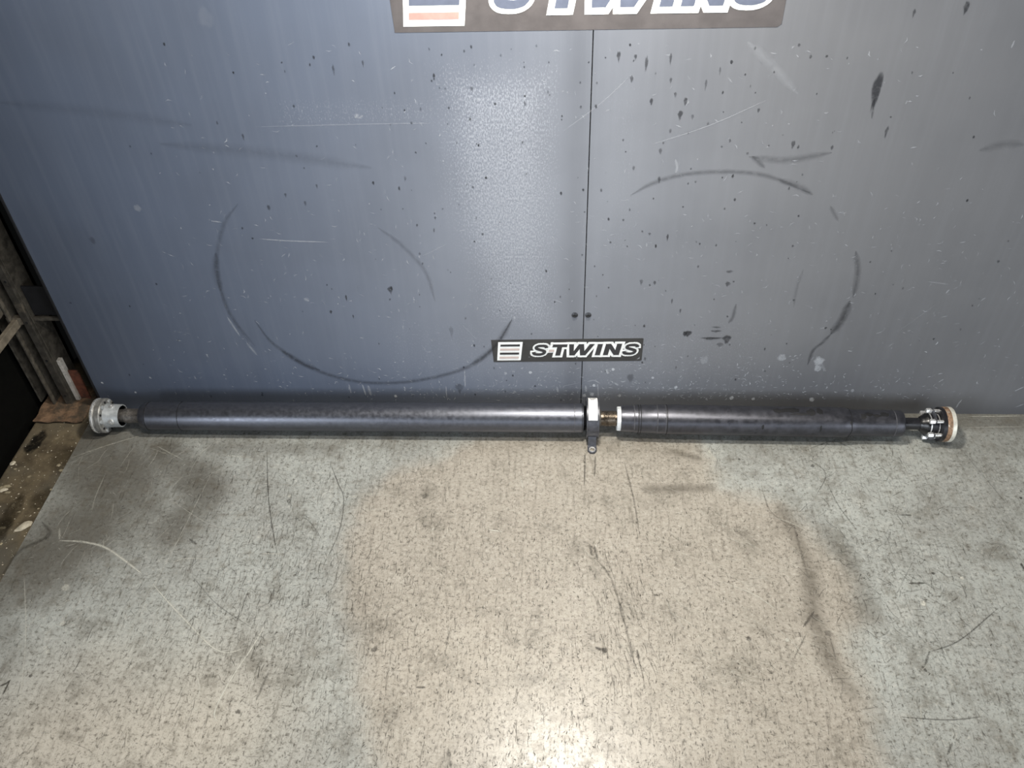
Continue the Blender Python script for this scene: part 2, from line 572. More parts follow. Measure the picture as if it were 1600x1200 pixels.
# ------------------------------------------------------------------ surface marks
class Marks:
    def __init__(self, plane):
        self.plane, self.v, self.f, self.c = plane, [], [], []
        self.k = 0
        self.z0 = 0.0

    def to3(self, p, h):
        return (p[0], -h, p[1]) if self.plane == 'wall' else (p[0], p[1], h + self.z0)

    def strip(self, pts, w, col, a, taper=True, soft=True):
        """pts: 2-D points on the plane (metres); w: full width."""
        pts = np.asarray(pts, float)
        n = len(pts)
        t = np.gradient(pts, axis=0)
        t /= np.linalg.norm(t, axis=1)[:, None] + 1e-12
        nrm = np.stack([-t[:, 1], t[:, 0]], 1)
        self.k += 1
        h = 0.0003 + 0.0004 * ((self.k * 0.618) % 1)
        ws = np.broadcast_to(np.asarray(w, float), (n,)) * 0.5
        if taper and n > 2:
            ws = ws * np.clip(np.sin(np.linspace(0.12, PI - 0.12, n)) * 1.6, 0.15, 1)
        n0 = len(self.v)
        for i in range(n):
            e = 0.0 if soft else a
            for s, al in ((-1, e), (0, a), (1, e)):
                self.v.append(self.to3(pts[i] + nrm[i] * ws[i] * s, h))
                self.c.append((*col, al))
        for i in range(n - 1):
            for s in (0, 1):
                q = n0 + i * 3 + s
                self.f.append((q, q + 1, q + 4, q + 3))

    def blob(self, c, rx, ry, col, a, tail=0.0, seg=14):
        self.k += 1
        h = 0.0003 + 0.0004 * ((self.k * 0.618) % 1)
        n0 = len(self.v)
        self.v.append(self.to3(c, h))
        self.c.append((*col, a))
        jit = [1 + rng.uniform(-0.2, 0.2) for _ in range(seg)]
        for ring, (s, al) in enumerate(((0.7, a * 0.95), (1.05, 0.0))):
            for i in range(seg):
                an = 2 * PI * i / seg
                y = math.sin(an) * ry
                x = math.cos(an) * rx
                if y < 0 and tail:
                    x *= (1 + 0.7 * math.sin(an))
                    y *= 1 + tail
                self.v.append(self.to3((c[0] + x * s * jit[i], c[1] + y * s * jit[i]), h))
                self.c.append((*col, al))
        for i in range(seg):
            j = (i + 1) % seg
            self.f.append((n0, n0 + 1 + i, n0 + 1 + j))
            self.f.append((n0 + 1 + i, n0 + 1 + seg + i, n0 + 1 + seg + j, n0 + 1 + j))

    def build(self, name, mat, parent):
        o = mesh_obj(name, self.v, self.f, mat, parent)
        at = o.data.color_attributes.new('col', 'FLOAT_COLOR', 'POINT')
        at.data.foreach_set('color', np.array(self.c, np.float32).ravel())
        o['kind'] = 'stuff'
        return o


def curve(pts, n=24):
    """Catmull-Rom through the points."""
    p = np.asarray(pts, float)
    if len(p) < 3:
        return np.array([p[0] + (p[-1] - p[0]) * t for t in np.linspace(0, 1, 8)])
    q = np.vstack([2 * p[0] - p[1], p, 2 * p[-1] - p[-2]])
    out = []
    per = max(3, n // (len(p) - 1))
    for i in range(1, len(q) - 2):
        for t in np.linspace(0, 1, per, endpoint=False):
            a, b_, c, d = q[i - 1], q[i], q[i + 1], q[i + 2]
            out.append(0.5 * ((2 * b_) + (c - a) * t + (2 * a - 5 * b_ + 4 * c - d) * t * t + (3 * b_ - a - 3 * c + d) * t ** 3))
    out.append(p[-1])
    return np.array(out)


PXM = 1.0 / 780.0       # metres per pixel near the wall's foot
DARK = s2l((44, 45, 50))
DARK2 = s2l((30, 31, 35))
PALE = s2l((190, 194, 200))
wm = Marks('wall')
# rubbed tyre rings
for pts, w, a in (
        ([(372, 318), (350, 350), (339, 400), (343, 440), (360, 490), (398, 540)], 7, 0.35),
        ([(337, 395), (338, 425), (345, 455)], 11, 0.45),
        ([(398, 500), (420, 530), (445, 550), (480, 572), (530, 590), (580, 598), (640, 596), (700, 584), (745, 566), (778, 535), (800, 498)], 8, 0.6),
        ([(440, 548), (470, 566), (500, 578)], 12, 0.5),
        ([(735, 570), (770, 545), (800, 500)], 11, 0.55),
        ([(340, 440), (358, 490), (390, 535)], 5, 0.25),
        ([(590, 355), (630, 385), (665, 425), (680, 470)], 7, 0.3),
        ([(985, 305), (1020, 286), (1070, 272), (1140, 268), (1200, 275), (1265, 301)], 7, 0.5),
        ([(1215, 280), (1245, 290), (1270, 304)], 9, 0.45),
        ([(1297, 322), (1310, 345)], 6, 0.35),
        ([(1337, 392), (1340, 425), (1333, 465)], 9, 0.55),
        ([(1328, 470), (1315, 500), (1298, 522)], 13, 0.85),
        ([(1300, 520), (1285, 535), (1270, 548), (1262, 570)], 6, 0.7),
        ([(1255, 420), (1245, 450), (1240, 480)], 5, 0.25),
        ([(1150, 475), (1145, 495), (1138, 505)], 6, 0.55),
        ([(0, 160), (150, 175), (300, 195)], 16, 0.14),
        ([(250, 225), (420, 240), (580, 262)], 18, 0.2),
        ([(1170, 245), (1230, 250), (1300, 238)], 10, 0.4),
        ([(1175, 244), (1195, 262)], 7, 0.5),
        ([(1530, 235), (1570, 225), (1600, 226)], 12, 0.3),
):
    wm.strip(curve(wp(*pts)), w * 1.25 * PXM, DARK, a * 0.58)
# pale smears and scratches
for pts, w, a in (
        ([(1168, 66), (1205, 100), (1246, 146)], 13, 0.18), ([(406, 373), (450, 376), (512, 378)], 3, 0.6),
        ([(880, 205), (940, 160), (985, 118)], 2, 0.3), ([(1020, 225), (1110, 195), (1198, 156)], 2, 0.4),
        ([(355, 495), (375, 525)], 5, 0.5), ([(385, 535), (402, 555)], 6, 0.4), ([(330, 345), (346, 347)], 3, 0.6),
        ([(400, 198), (560, 194), (680, 192)], 2, 0.3), ([(575, 602), (580, 618)], 7, 0.55), ([(566, 600), (572, 618)], 4, 0.7),
        ([(545, 600), (549, 615)], 4, 0.45), ([(697, 603), (698, 622)], 2.5, 0.7), ([(726, 578), (727, 605)], 3, 0.75),
        ([(1055, 248), (1058, 262), (1056, 270)], 5, 0.5), ([(1580, 75), (1585, 63)], 3, 0.6),
        ([(1493, 638), (1498, 630), (1503, 624)], 3, 0.8), ([(1466, 597), (1474, 592)], 3, 0.7),
        ([(1585, 611), (1600, 604)], 3.5, 0.7), ([(1587, 636), (1600, 631)], 2.5, 0.6), ([(720, 505), (745, 530)], 2, 0.3),
        ([(1450, 440), (1482, 444)], 3, 0.3), ([(1478, 458), (1483, 452)], 4, 0.5), ([(865, 467), (880, 474)], 2.5, 0.5),
        ([(660, 400), (700, 380)], 2, 0.25), ([(560, 178), (555, 184)], 6, 0.6), ([(560, 185), (567, 180)], 4, 0.5),
        ([(803, 494), (805, 499)], 5, 0.9), ([(915, 602), (916, 612)], 4, 0.8), ([(934, 600), (935, 622)], 2.5, 0.8),
        ([(947, 577), (950, 584)], 6, 0.9), ([(960, 598), (966, 602)], 5, 0.75), ([(870, 604), (872, 613)], 4, 0.9),
        ([(917, 596), (928, 594), (938, 599)], 3, 0.75), ([(880, 603), (905, 598)], 2, 0.4), ([(475, 466), (483, 470)], 9, 0.4),
        ([(1275, 556), (1290, 580)], 7, 0.3), ([(1470, 470), (1400, 520)], 2, 0.15),
):
    wm.strip(curve(wp(*pts), 12), w * PXM, PALE, a * 0.75)
for px, py, r, a in ((928, 602, 3, 1), (913, 618, 3.5, .8), (925, 616, 4, .7), (958, 577, 3, .8), (968, 618, 3, .7), (1143, 622, 4, .9),
                     (1177, 623, 3, .8), (1268, 624, 4.5, .9), (829, 582, 3, .8), (790, 583, 3, .5), (618, 619, 3, .9), (160, 598, 2.2, .9),
                     (212, 613, 2, .8), (235, 590, 2, .4), (215, 325, 5, .2), (320, 27, 10, .06), (1280, 564, 8, .5), (1278, 575, 6, .5),
                     (1222, 558, 7, .4), (1020, 590, 2.5, .7), (1056, 605, 3, .7), (1332, 610, 3, .35), (1100, 563, 7, .25)):
    wm.blob(on_wall(px, py)[[0, 2]], r * PXM, r * PXM * 1.2, PALE, a)
# oil drips and spatter
for px, py, r, h, a in ((967, 87, 3.5, 6, .7), (993, 88, 2.5, 3, .6), (1010, 98, 3, 8, .6), (1048, 90, 2.5, 7, .5), (987, 122, 3, 4, .5),
                        (1048, 125, 2.5, 3, .5), (1103, 130, 2, 6, .5), (1125, 110, 2, 5, .4), (1018, 158, 3, 4, .7), (1071, 157, 3.5, 4, .7),
                        (1063, 178, 4.5, 6, .65), (1055, 147, 2.5, 3, .6), (1082, 182, 3, 3, .4), (1370, 138, 9, 19, .85), (1385, 205, 3, 7, .6),
                        (1239, 225, 4, 5, .6), (1300, 230, 2.5, 3, .6), (1510, 10, 4.5, 7, .8), (1428, 20, 2.5, 4, .6), (1425, 113, 1.5, 2, .5),
                        (1515, 153, 1.5, 2, .5), (1185, 172, 2.5, 3, .5), (1032, 235, 3, 4, .4), (1030, 280, 3, 4, .5), (990, 262, 2.5, 3, .4),
                        (820, 161, 2, 3, .5), (610, 452, 6.5, 6, .65), (420, 324, 3.5, 4, .55), (446, 304, 2.5, 3, .5), (477, 317, 2.5, 3, .45),
                        (495, 290, 2, 3, .45), (380, 213, 2.5, 4, .5), (521, 108, 2, 6, .5), (567, 98, 1.5, 4, .5), (517, 487, 3, 3, .8),
                        (552, 494, 2, 3, .7), (541, 465, 2, 5, .8), (633, 278, 2.5, 3, .35), (737, 138, 2.5, 3, .4), (657, 170, 2, 2, .4),
                        (411, 275, 2.5, 3, .0), (1137, 443, 6, 4, .55), (1140, 424, 8, 2, .45), (1002, 440, 4, 4, .4), (1023, 441, 3, 3, .6),
                        (1050, 470, 2, 4, .5), (1063, 485, 2, 4, .5), (1043, 370, 2, 5, .7), (1015, 365, 3, 2, .5), (1075, 520, 8, 5, .85),
                        (1070, 521, 5, 4, .8), (1110, 528, 26, 2.2, .8), (1136, 529, 10, 7, .75), (1118, 517, 12, 2, .6), (1120, 511, 11, 1.5, .5),
                        (1125, 538, 9, 4, .35), (1290, 512, 3, 2, .7), (1195, 545, 2, 3, .6), (1560, 408, 3, 2, .5), (1008, 560, 3, 3, .5),
                        (678, 359, 2, 3, .5), (680, 340, 2, 2, .5), (110, 473, 3.5, 1.5, .6), (718, 605, 10, 9, .35), (985, 590, 9, 8, .3),
                        (145, 375, 6, 6, .25), (705, 517, 5, 10, .2), (1280, 430, 7, 3, .0)):
    if a > 0:
        wm.blob(on_wall(px, py)[[0, 2]], r * PXM * 0.72, h * PXM * 1.0, DARK, a * 0.85, 0.5)
wm.strip(curve(wp((1366, 155), (1362, 185))), 4 * PXM, DARK2, 0.35)
# scattered nicks: sparse above, dense near the foot
for i in range(1500):
    u = rng.random()
    if u < 0.45:
        px, py = rng.gauss(960, 260), 625 - abs(rng.gauss(0, 32))
    elif u < 0.75:
        px, py = rng.uniform(230, 1600), rng.uniform(330, 620)
    else:
        px, py = rng.uniform(250, 1560), rng.uniform(60, 600)
    if not (165 < px < 1600):
        continue
    c = on_wall(px, py)[[0, 2]]
    an = rng.choice([rng.gauss(0, 0.35), rng.uniform(0, PI), PI / 2 + rng.gauss(0, 0.3)])
    L = rng.uniform(2, 9) * PXM * (0.8 if u < 0.45 else 1.0)
    d = np.array([math.cos(an), math.sin(an)]) * L / 2
    bend = np.array([-d[1], d[0]]) * rng.uniform(-0.5, 0.5)
    wm.strip([c - d, c + bend, c + d], rng.uniform(1.2, 2.8) * PXM, PALE, rng.uniform(0.25, 0.95) * (1.0 if u < 0.45 else 0.6))
for i in range(260):
    px, py = rng.gauss(900, 330), rng.uniform(60, 625)
    if 170 < px < 1600:
        r = rng.uniform(0.7, 1.7)
        wm.blob(on_wall(px, py)[[0, 2]], r * PXM, r * PXM * rng.uniform(1, 2), DARK2, rng.uniform(0.3, 0.7), 0, 8)
wm.build('scuffs', M_wmark, wall)

fm = Marks('floor')
FPALE = s2l((206, 204, 192))
FDARK = s2l((52, 47, 40))
for pts, w, a in (
        ([(93, 845), (130, 847), (165, 856), (200, 880), (222, 897)], 5, 0.75), ([(93, 825), (93, 843)], 5, 0.4),
        ([(238, 912), (262, 940), (295, 975), (330, 1010), (356, 1020), (385, 1012)], 3.2, 0.75),
        ([(303, 1037), (335, 1027), (368, 1017)], 2.5, 0.6), ([(415, 975), (395, 1010), (365, 1055), (345, 1090), (335, 1115), (340, 1128)], 3.5, 0.85),
        ([(268, 880), (290, 873), (330, 874)], 2.5, 0.5), ([(305, 1010), (285, 1025), (270, 1046)], 3, 0.4), ([(307, 1050), (312, 1080), (305, 1095)], 3, 0.6),
        ([(410, 865), (438, 866)], 2.5, 0.6), ([(298, 1108), (312, 1106)], 3, 0.6), ([(763, 828), (785, 831)], 3, 0.9),
        ([(110, 716), (165, 697), (235, 676)], 2.5, 0.45), ([(245, 697), (285, 718)], 3, 0.35), ([(165, 740), (150, 775), (143, 800)], 2.5, 0.3),
        ([(340, 720), (270, 860), (215, 960), (185, 1040)], 2, 0.35), ([(38, 900), (40, 1000), (26, 1130)], 2.5, 0.4),
        ([(230, 860), (150, 1100), (130, 1180)], 2, 0.2), ([(1000, 840), (1080, 870), (1160, 900)], 2, 0.3), ([(1130, 910), (1180, 930), (1215, 955)], 3, 0.5),
        ([(1215, 982), (1240, 1005), (1265, 1040)], 2.5, 0.45), ([(1170, 800), (1230, 815), (1270, 835)], 2.5, 0.35), ([(1010, 830), (1050, 850)], 2, 0.4),
        ([(1060, 945), (1120, 965), (1190, 980)], 2, 0.35), ([(1230, 1010), (1300, 1060)], 2, 0.4), ([(1505, 668), (1600, 667)], 3, 0.35),
        ([(1512, 651), (1600, 650)], 2.2, 0.75), ([(1530, 720), (1545, 760)], 2, 0.3), ([(1098, 695), (1112, 715), (1115, 740)], 8, 0.4),
        ([(1105, 700), (1120, 722)], 6, 0.35), ([(540, 778), (580, 772), (620, 776)], 8, 0.25), ([(545, 797), (600, 795)], 7, 0.25),
        ([(813, 745), (818, 765)], 4, 0.5), ([(1320, 1000), (1323, 1012)], 4, 0.6), ([(1438, 1100), (1440, 1130)], 2.5, 0.4),
        ([(350, 712), (395, 715)], 3, 0.4), ([(330, 760), (420, 755), (560, 770)], 1.6, 0.25), ([(265, 780), (330, 820), (400, 830)], 1.6, 0.3),
):
    fm.strip(curve(fp(*pts), 30), w * PXM, FPALE, a)
for pts, w, a in (
        ([(417, 700), (419, 770), (425, 820), (434, 870)], 2.5, 0.6), ([(516, 724), (528, 755), (537, 780), (530, 830), (505, 885)], 2.5, 0.55),
        ([(295, 842), (307, 850)], 5, 0.5), ([(430, 822), (455, 812), (480, 812), (505, 845)], 2, 0.4), ([(300, 900), (340, 945), (400, 985)], 2, 0.4),
        ([(0, 1072), (10, 1068), (17, 1062)], 4, 0.8), ([(15, 1064), (5, 1085)], 3, 0.8), ([(65, 815), (78, 832), (70, 842), (30, 862), (0, 905)], 9, 0.35),
        ([(921, 850), (925, 868)], 6, 0.6), ([(928, 852), (934, 875)], 6, 0.5), ([(928, 870), (955, 905), (975, 970), (990, 1035)], 4, 0.35),
        ([(975, 720), (990, 780), (1000, 840)], 3.5, 0.4), ([(914, 708), (913, 760)], 3.5, 0.6), ([(930, 712), (929, 745)], 5, 0.5),
        ([(1260, 715), (1290, 740), (1275, 775)], 2, 0.5), ([(1290, 750), (1310, 790), (1340, 830)], 2, 0.45), ([(1420, 912), (1445, 911)], 5, 0.7),
        ([(1405, 805), (1425, 805)], 4, 0.6), ([(1450, 1020), (1500, 1000), (1560, 950)], 2.5, 0.55), ([(1445, 1040), (1452, 1018)], 5, 0.5),
        ([(1400, 1120), (1480, 1125), (1535, 1120)], 2.5, 0.55), ([(1440, 1040), (1448, 1050)], 6, 0.6), ([(1480, 1180), (1488, 1160)], 4, 0.5),
        ([(1255, 980), (1272, 955)], 5, 0.6), ([(1240, 1030), (1260, 990)], 3, 0.4), ([(930, 1012), (948, 1018)], 6, 0.75), ([(995, 1015), (998, 1030)], 5, 0.6),
        ([(650, 1074), (665, 1074)], 4, 0.7), ([(400, 1095), (420, 1050)], 5, 0.4), ([(1190, 760), (1205, 800), (1250, 830)], 3, 0.3),
        ([(1255, 705), (1300, 690), (1330, 700)], 3, 0.3), ([(1430, 870), (1400, 930)], 2, 0.3), ([(1500, 700), (1575, 790)], 2, 0.3),
        ([(1595, 880), (1600, 890)], 5, 0.7), ([(700, 1170), (705, 1200)], 6, 0.4), ([(1240, 820), (1262, 900)], 5, 0.25),
):
    fm.strip(curve(fp(*pts), 24), w * PXM, FDARK, a)
for px, py, r, a in ((103, 918, 6, .45), (70, 1012, 3, .7), (73, 1019, 4, .5), (97, 975, 4, .6), (452, 775, 3, .5), (1442, 943, 4, .8), (1503, 904, 3, .7),
                     (1230, 1000, 3, .7), (30, 1010, 2, .3)):
    fm.blob(on_floor(px, py)[[0, 1]], r * PXM, r * PXM, FPALE, a)
for px, py, r, a in ((945, 1016, 5, .6), (664, 775, 7, .35), (48, 1056, 3, .6), (372, 1112, 4, .6), (1155, 718, 3, .7), (1270, 728, 4, .6), (1458, 896, 3, .7),
                     (1170, 998, 4, .6), (1295, 990, 7, .4), (1275, 965, 7, .3), (585, 1015, 5, .6), (1595, 778, 3, .7), (1025, 930, 3, .6)):
    fm.blob(on_floor(px, py)[[0, 1]], r * PXM * 0.85, r * PXM * 0.8, FDARK, a * 0.8)


def scratch_field(n, dark, region, ang, L, w, a):
    for i in range(n):
        px, py = region()
        if py < 690 or px < -100 or px > 1700 or py > 1290:
            continue
        c = on_floor(px, py)[[0, 1]]
        if c[0] < XF + 0.02:
            continue
        s = 1.0
        an = ang()
        ln = rng.uniform(*L) * PXM * s
        d = np.array([math.cos(an), math.sin(an)]) * ln / 2
        bend = np.array([-d[1], d[0]]) * rng.uniform(-0.25, 0.25)
        fm.strip([c - d, c - d * 0.4 + bend * 0.8, c + d * 0.4 + bend * 0.8, c + d], rng.uniform(*w) * PXM, FDARK if dark else FPALE, rng.uniform(*a))


anywhere = lambda: (rng.uniform(0, 1600), rng.uniform(690, 1250))
middle = lambda: (rng.gauss(850, 260), rng.uniform(800, 1250))
leftmid = lambda: (rng.gauss(450, 130), rng.gauss(880, 120))
along_y = lambda: PI / 2 + rng.gauss(0, 0.25)
arc_dir = lambda: rng.gauss(-0.5, 0.25)
free = lambda: rng.uniform(0, PI)
vert = lambda: PI / 2 + rng.gauss(0, 0.12)
scratch_field(1500, True, anywhere, vert, (6, 26), (0.8, 1.5), (0.15, 0.5))
scratch_field(1100, True, leftmid, vert, (5, 24), (0.8, 1.6), (0.25, 0.6))
scratch_field(900, True, leftmid, free, (3, 16), (0.8, 1.5), (0.25, 0.6))
scratch_field(3200, True, middle, along_y, (2, 7), (0.9, 1.9), (0.25, 0.75))
scratch_field(2200, True, anywhere, free, (2, 8), (0.8, 1.6), (0.2, 0.6))
scratch_field(260, True, anywhere, free, (10, 34), (0.8, 1.5), (0.12, 0.4))
scratch_field(900, False, anywhere, free, (3, 16), (0.8, 1.8), (0.15, 0.5))
scratch_field(260, False, lambda: (rng.gauss(1130, 120), rng.gauss(950, 110)), arc_dir, (12, 60), (0.8, 1.6), (0.15, 0.4))
scratch_field(420, True, lambda: (rng.gauss(1390, 80), rng.gauss(880, 110)), free, (5, 30), (0.8, 1.8), (0.2, 0.55))
scratch_field(90, True, lambda: (rng.gauss(970, 30), rng.uniform(860, 1080)), lambda: PI / 2 + 0.2 + rng.gauss(0, 0.1), (14, 50), (1, 2), (0.2, 0.45))
scratch_field(160, False, lambda: (rng.gauss(200, 110), rng.uniform(700, 1000)), lambda: 1.2 + rng.gauss(0, 0.5), (10, 60), (0.8, 2), (0.12, 0.38))
fm.build('scratches', M_fmark, floor)

# ------------------------------------------------------------------ metal shavings lying on the floor (uncountable)
sh = MB()
M_shav = simple_mat('dark_shavings', (0.028, 0.022, 0.017), 0.5, 0.3)
for i in range(2000):
    px, py = (rng.gauss(830, 280), rng.uniform(780, 1240)) if rng.random() < 0.8 else (rng.uniform(100, 1600), rng.uniform(700, 1240))
    if not (0 < px < 1640) or py < 690:
        continue
    if rng.random() < (0.55 if py < 920 else 0.0):
        continue
    c = on_floor(px, py)
    if c[0] < XF + 0.02:
        continue
    an = PI / 2 + rng.gauss(0, 0.8)
    ln = rng.choice([rng.uniform(1.2, 3), rng.uniform(2.5, 6.5)]) * PXM * 0.8
    w = rng.uniform(0.5, 1.0) * PXM * 0.7
    d = np.array([math.cos(an), math.sin(an), 0]) * ln / 2
    s = np.array([-math.sin(an), math.cos(an), 0]) * w / 2
    k = s * rng.uniform(-3, 3)
    z0, z1 = np.array([0, 0, 0.0008]), np.array([0, 0, 0.0008 + w * 0.7])
    sh.add([c - d + z0, c - s + k + z0, c + s + k + z0, c + d + z0, c + k + z1],
           [(0, 1, 4), (1, 3, 4), (3, 2, 4), (2, 0, 4), (0, 2, 3, 1)])
so = sh.build('metal_shavings', M_shav)
tag(so, 'tiny dark metal shavings scattered over the middle of the floor', 'shavings', 'stuff')


# ------------------------------------------------------------------ stickers
SPINE = [(0.93, 0.685), (0.90, 0.80), (0.76, 0.875), (0.55, 0.885), (0.33, 0.865), (0.20, 0.77), (0.235, 0.645), (0.40, 0.565), (0.60, 0.50),
         (0.795, 0.425), (0.865, 0.31), (0.80, 0.18), (0.63, 0.118), (0.43, 0.112), (0.22, 0.14), (0.105, 0.225), (0.085, 0.335)]
GLYPH = {
    'T': [(0, 1), (1.0, 1), (1.0, 0.75), (0.67, 0.75), (0.67, 0), (0.33, 0), (0.33, 0.75), (0, 0.75)],
    'W': [(0, 1), (0.33, 1), (0.43, 0.40), (0.67, 1), (1.01, 1), (1.16, 0.40), (1.41, 1), (1.74, 1), (1.30, 0), (0.94, 0), (0.80, 0.58), (0.56, 0), (0.20, 0)],
    'I': [(0, 0), (0, 1), (0.34, 1), (0.34, 0)],
    'N': [(0, 0), (0, 1), (0.35, 1), (0.75, 0.45), (0.75, 1), (1.09, 1), (1.09, 0), (0.74, 0), (0.34, 0.56), (0.34, 0)],
}
LETTERS = [('S', 2.74), ('T', 4.02), ('W', 5.12), ('I', 7.07), ('N', 7.62), ('S', 8.92)]
SHEAR = 0.2
BASE_V = 0.58


def fill_poly(pts):
    from mathutils.geometry import tessellate_polygon
    vs = [Vector((p[0], p[1], 0)) for p in pts]
    return [tuple(t) for t in tessellate_polygon([vs])]


def stroke(pts, h, ext=0.0, thin=1.0):
    p = curve(pts, 64)
    t = np.gradient(p, axis=0)
    t /= np.linalg.norm(t, axis=1)[:, None]
    p = p.copy()
    p[0] -= t[0] * ext
    p[-1] += t[-1] * ext
    n = np.stack([-t[:, 1], t[:, 0]], 1)
    vs, fs = [], []
    for i in range(len(p)):
        hh = h * (thin + (1 - thin) * abs(n[i, 1]))
        vs += [p[i] + n[i] * hh, p[i] - n[i] * hh]
    for i in range(len(p) - 1):
        fs.append((2 * i, 2 * i + 1, 2 * i + 3, 2 * i + 2))
    return vs, fs


def grown(pts, w):
    """polygon plus a mitred border of width w, as overlapping pieces."""
    pieces = [(list(map(np.array, pts)), fill_poly(pts))]
    P = np.array(pts)
    area = 0.5 * np.sum(P[:, 0] * np.roll(P[:, 1], -1) - np.roll(P[:, 0], -1) * P[:, 1])
    if area < 0:
        P = P[::-1]
    n = len(P)
    nor = []
    for i in range(n):
        e = P[(i + 1) % n] - P[i]
        e = e / np.linalg.norm(e)
        nor.append(np.array([e[1], -e[0]]))
    for i in range(n):
        a, b_ = P[i], P[(i + 1) % n]
        pieces.append(([a, b_, b_ + nor[i] * w, a + nor[i] * w], [(0, 1, 2, 3)]))
        pr = nor[i - 1]
        cr = pr[0] * nor[i][1] - pr[1] * nor[i][0]
        if cr > 0:
            mt = (pr + nor[i])
            mt = mt / (mt @ mt) * 2 * w
            if np.linalg.norm(mt) > 1.7 * w:
                mt = mt / np.linalg.norm(mt) * 1.7 * w
            pieces.append(([a, a + pr * w, a + mt, a + nor[i] * w], [(0, 1, 2, 3)]))
    return pieces


def sticker(name, bl, br, label, film, ink, red, navy):
    bl, br = np.asarray(bl, float), np.asarray(br, float)
    cap = np.linalg.norm(br - bl) / 10.33
    ux = (br - bl) / np.linalg.norm(br - bl)
    uz = np.array([-ux[1], ux[0]])
    root = empty(name, (bl[0], 0, bl[1]), label, 'sticker', None, 'lettered stickers on the wall')

    def P3(u, v, h):
        q = bl + ux * u * cap + uz * v * cap
        return (q[0], -h, q[1])

    film_b = MB()
    outl = [(0.07, 0), (10.20, 0), (10.30, 0.08), (10.33, 1.98), (10.25, 2.02), (0.0, 2.0)]
    n = len(outl)
    film_b.add([P3(u, v, 0.0005) for u, v in outl] + [P3(u, v, 0.00005) for u, v in outl],
               [tuple(range(n))] + [(i, i + n, (i + 1) % n + n, (i + 1) % n) for i in range(n)])
    film_b.build('film', film, root)
    white, dark, rd = MB(), MB(), MB()
    H2 = 0.0016
    lift = [0]

    def layer(pts):
        lift[0] = (lift[0] + 37) % 97            # every printed piece lies a few microns off its neighbours
        return 0.0007 + 0.000008 * lift[0]

    blk = [(0.32, 0.16), (1.96, 0.16), (2.16, 1.82), (0.48, 1.82)]
    white.add([P3(u, v, 0.0010) for u, v in blk], [(0, 1, 2, 3)])
    for k in range(4):
        v0 = 0.16 + 0.18 + 0.365 * k
        sh_ = lambda u, v: u + (v - 0.16) * 0.11
        q = [(sh_(0.47, v0), v0), (sh_(1.80, v0), v0), (sh_(1.80, v0 + .18), v0 + .18), (sh_(0.47, v0 + .18), v0 + .18)]
        stripe = MB()
        stripe.add([P3(u, v, H2) for u, v in q], [(0, 1, 2, 3)])
        stripe.build('stripe', red if k % 2 == 0 else navy, root)
    sk = lambda x0, p: (x0 + p[0] + SHEAR * p[1], BASE_V + p[1])
    narrow = [(p[0] * 0.95, p[1]) for p in SPINE]
    for ch, x0 in LETTERS:
        if ch == 'S':
            vs, fs = stroke(narrow, 0.112, 0.0, 1.0)
            dark.add([P3(*sk(x0, v), H2) for v in vs], fs)
            vs, fs = stroke(narrow, 0.245, 0.13, 1.0)
            for f in fs:
                hh = layer(0)
                white.add([P3(*sk(x0, vs[q]), hh) for q in f], [(0, 1, 2, 3)])
            white.add([P3(*sk(x0, v), 0.00065) for v in ((.2, .2), (.8, .2), (.8, .8), (.2, .8))], [(0, 1, 2, 3)])
        else:
            g = GLYPH[ch]
            dark.add([P3(*sk(x0, v), H2) for v in g], fill_poly(g))
            for vs, fs in grown(g, 0.18):
                hh = layer(0)
                white.add([P3(*sk(x0, v), hh) for v in vs], fs)
    hy = [(3.84, 0.34), (4.20, 0.34), (4.20, 0.54), (3.84, 0.54)]
    for vs, fs in grown(hy, 0.10):
        hh = layer(0)
        white.add([P3(*sk(0, v), hh) for v in vs], fs)
    rd.add([P3(*sk(0, v), H2) for v in hy], [(0, 1, 2, 3)])
    white.build('white_outline', M_print_white, root)
    dark.build('lettering', ink, root)
    rd.build('hyphen', red, root)
    return root


sticker('wall_sticker', on_wall(613, 51)[[0, 2]], on_wall(1222, 42)[[0, 2]],
        'large sticker with white-outlined slanted lettering and striped block high on the wall', M_stick2, M_print_navy, M_print_red, M_print_navy)
sticker('wall_sticker', on_wall(770, 565.5)[[0, 2]], on_wall(1003, 563.5)[[0, 2]],
        'small dark sticker with white-outlined lettering low on the wall above the shaft', M_stick, M_print_char, M_print_pale, M_print_char)

# ------------------------------------------------------------------ propeller shaft
A0 = np.array([-0.95, -0.0600, 0.0385])
B0 = np.array([0.07, -0.0625, 0.0430])
C0 = np.array([0.80, -0.0680, 0.0375])


def axis_at(px):
    """point of the shaft's axis seen in image column px, and the axis direction there."""
    lo_, hi_ = -1.0, 1.0
    at = lambda X: (A0 + (B0 - A0) * ((X - A0[0]) / (B0[0] - A0[0]))) if X < B0[0] else (B0 + (C0 - B0) * ((X - B0[0]) / (C0[0] - B0[0])))
    for _ in range(40):
        mid = 0.5 * (lo_ + hi_)
        if column_of(at(mid)) < px:
            lo_ = mid
        else:
            hi_ = mid
    return at(lo_)


def frame_at(px):
    d = (B0 - A0) if px < 925 else (C0 - B0)
    d = d / np.linalg.norm(d)
    u = np.array([0, -1.0, 0]) - d * (-d[1])
    u /= np.linalg.norm(u)
    w = np.cross(d, u)
    return d, u, (w if w[2] > 0 else -w)


shaft = empty('propeller_shaft', (0.0, -0.0625, 0.0),
              'long black two-piece vehicle propeller shaft lying on the floor along the wall', 'drive shaft')


def rings(prof):
    out = []
    for px, r in prof:
        d, u, w = frame_at(px)
        out.append((axis_at(px), r, u, w))
    return out


